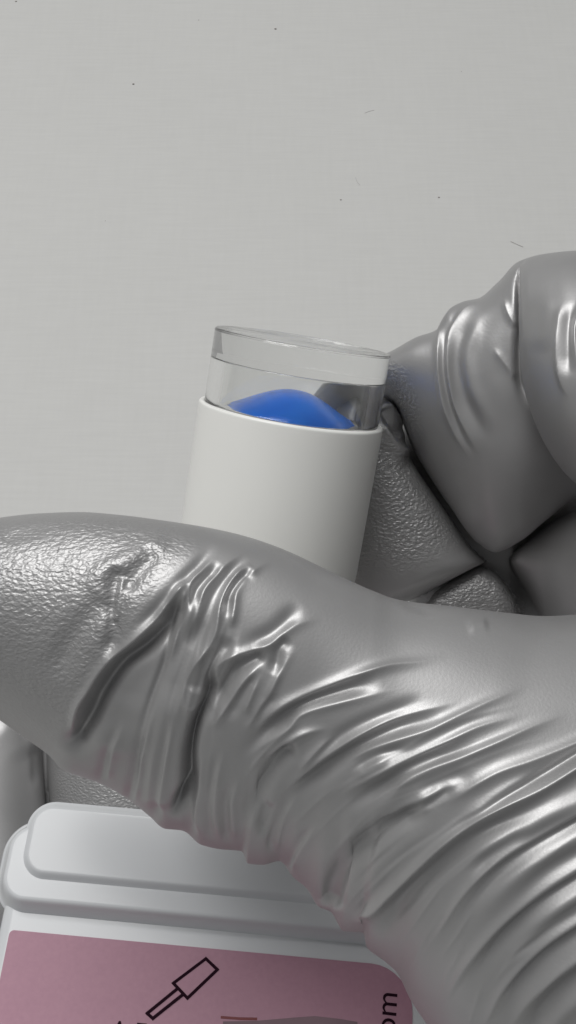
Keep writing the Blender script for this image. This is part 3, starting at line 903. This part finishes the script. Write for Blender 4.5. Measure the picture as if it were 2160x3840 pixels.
# shelf of the lid
sx, sy = loc(66, 3100, H_LABEL + .003)
_, syb = loc(300, 3384, H_LABEL + .003)
lid = slab("lid", sx - .0002, xr - .0010, syb, sy, .0026, H_LABEL - .0010, H_LABEL + .0028, .0025, BOX_PLASTIC, box, draft=.0020, step=2)
px0, py0 = loc(138, 3022, H_LABEL + .0045)
_, pyb = loc(300, 3272, H_LABEL + .0045)
slab("raised_panel", px0, xr - .004, pyb, py0, .0022, H_LABEL + .0026, H_LABEL + .0037, .0012, BOX_PLASTIC, lid, draft=.0012, step=2)

# pink label: thin sheet with rounded right corners
lx, ly = loc(38, 3487, H_LABEL); lxr, _ = loc(1548, 3760, H_LABEL)
bm = bmesh.new()
pts = []
y_bot = ly - .035
rr = .0052
for cx, cy, a0, r_ in ((lxr - rr, ly - rr, 0, rr), (lx + .0006, ly - .0006, 90, .0006), (lx + .0006, y_bot + .0006, 180, .0006), (lxr - rr, y_bot + rr, 270, rr)):
    for k in range(9):
        a = math.radians(a0 + 90 * k / 8)
        pts.append((cx + r_ * math.cos(a), cy + r_ * math.sin(a)))
ZT = H_LABEL + .00012
top = [bm.verts.new((x, y, ZT)) for x, y in pts]; bot = [bm.verts.new((x, y, H_LABEL - .0001)) for x, y in pts]
bm.faces.new(top); bm.faces.new(bot[::-1])
for i in range(len(pts)):
    j = (i + 1) % len(pts); bm.faces.new((bot[i], bot[j], top[j], top[i]))
label = bm_obj("printed_label", bm, LABEL, box, smooth=False)
label['label'] = "pink paper label with a dark brush icon and small lettering"

ZP = ZT + .00003


def line_art(name, lines, w, mat):
    """flat printed strokes on the label, w in metres"""
    bm = bmesh.new()
    nseg = 0
    for ln in lines:
        p = [Vector((*loc(x, y, ZP), ZP)) for x, y in ln]
        for a, b in zip(p[:-1], p[1:]):
            nseg += 1; up = Vector((0, 0, .000012 * nseg)); a = a + up; b = b + up
            d = (b - a).normalized(); s = Vector((-d.y, d.x, 0)) * w / 2; e = d * w * .45
            vs = [bm.verts.new(q) for q in (a - e + s, a - e - s, b + e - s, b + e + s)]
            lo = [bm.verts.new((v.co.x, v.co.y, ZP - .00002 - .000003 * nseg)) for v in vs]
            bm.faces.new(vs); bm.faces.new(lo[::-1])
            for i in range(4): bm.faces.new((lo[i], lo[(i + 1) % 4], vs[(i + 1) % 4], vs[i]))
    return bm_obj(name, bm, mat, label, smooth=False)


line_art("brush_icon", [[(772, 3595), (650, 3687), (703, 3743), (815, 3636), (772, 3595)],
                        [(661, 3711), (552, 3800), (573, 3819), (685, 3730)]], .00036, INK)
line_art("underline", [[(832, 3815), (900, 3820), (960, 3821)]], .0003, RED_INK)


def text_part(name, s, at_px, height, rot, mat, align='LEFT'):
    cu = bpy.data.curves.new(name, 'FONT'); cu.body = s; cu.size = 1; cu.extrude = 0.004; cu.align_x = align
    tmp = bpy.data.objects.new("tmp", cu); COL.objects.link(tmp)
    dg = bpy.context.evaluated_depsgraph_get()
    me = bpy.data.meshes.new_from_object(tmp.evaluated_get(dg))
    bpy.data.objects.remove(tmp)
    x, y = loc(*at_px, ZP)
    me.transform(Matrix.Translation((x, y, ZP)) @ Matrix.Rotation(rot, 4, 'Z') @ Matrix.Diagonal((height, height, .005, 1)))
    me.materials.clear(); me.materials.append(mat)
    o = bpy.data.objects.new(name, me); COL.objects.link(o); o.parent = label
    return o


text_part("lettering", "om", (1482, 3888), .0037, math.radians(90) - ROT * 0 + math.radians(-1), INK)
text_part("lettering", "A E", (408, 3897), .0030, math.radians(0), INK)
# printed picture that begins at the lower edge of the photograph
bm = bmesh.new()
q = [(836, 3830), (960, 3828), (1100, 3816), (1180, 3810), (1270, 3820), (1340, 3832), (1360, 4000), (836, 4000)]
vs = [bm.verts.new((*loc(x, y, ZP - .00002), ZP - .00002)) for x, y in q]
lo = [bm.verts.new(v.co - Vector((0, 0, .00002))) for v in vs]
bm.faces.new(vs[::-1]); bm.faces.new(lo)
for i in range(len(q)):
    j = (i + 1) % len(q); bm.faces.new((lo[i], lo[j], vs[j], vs[i]))
bm_obj("printed_picture", bm, PHOTO_INK, label, smooth=False)
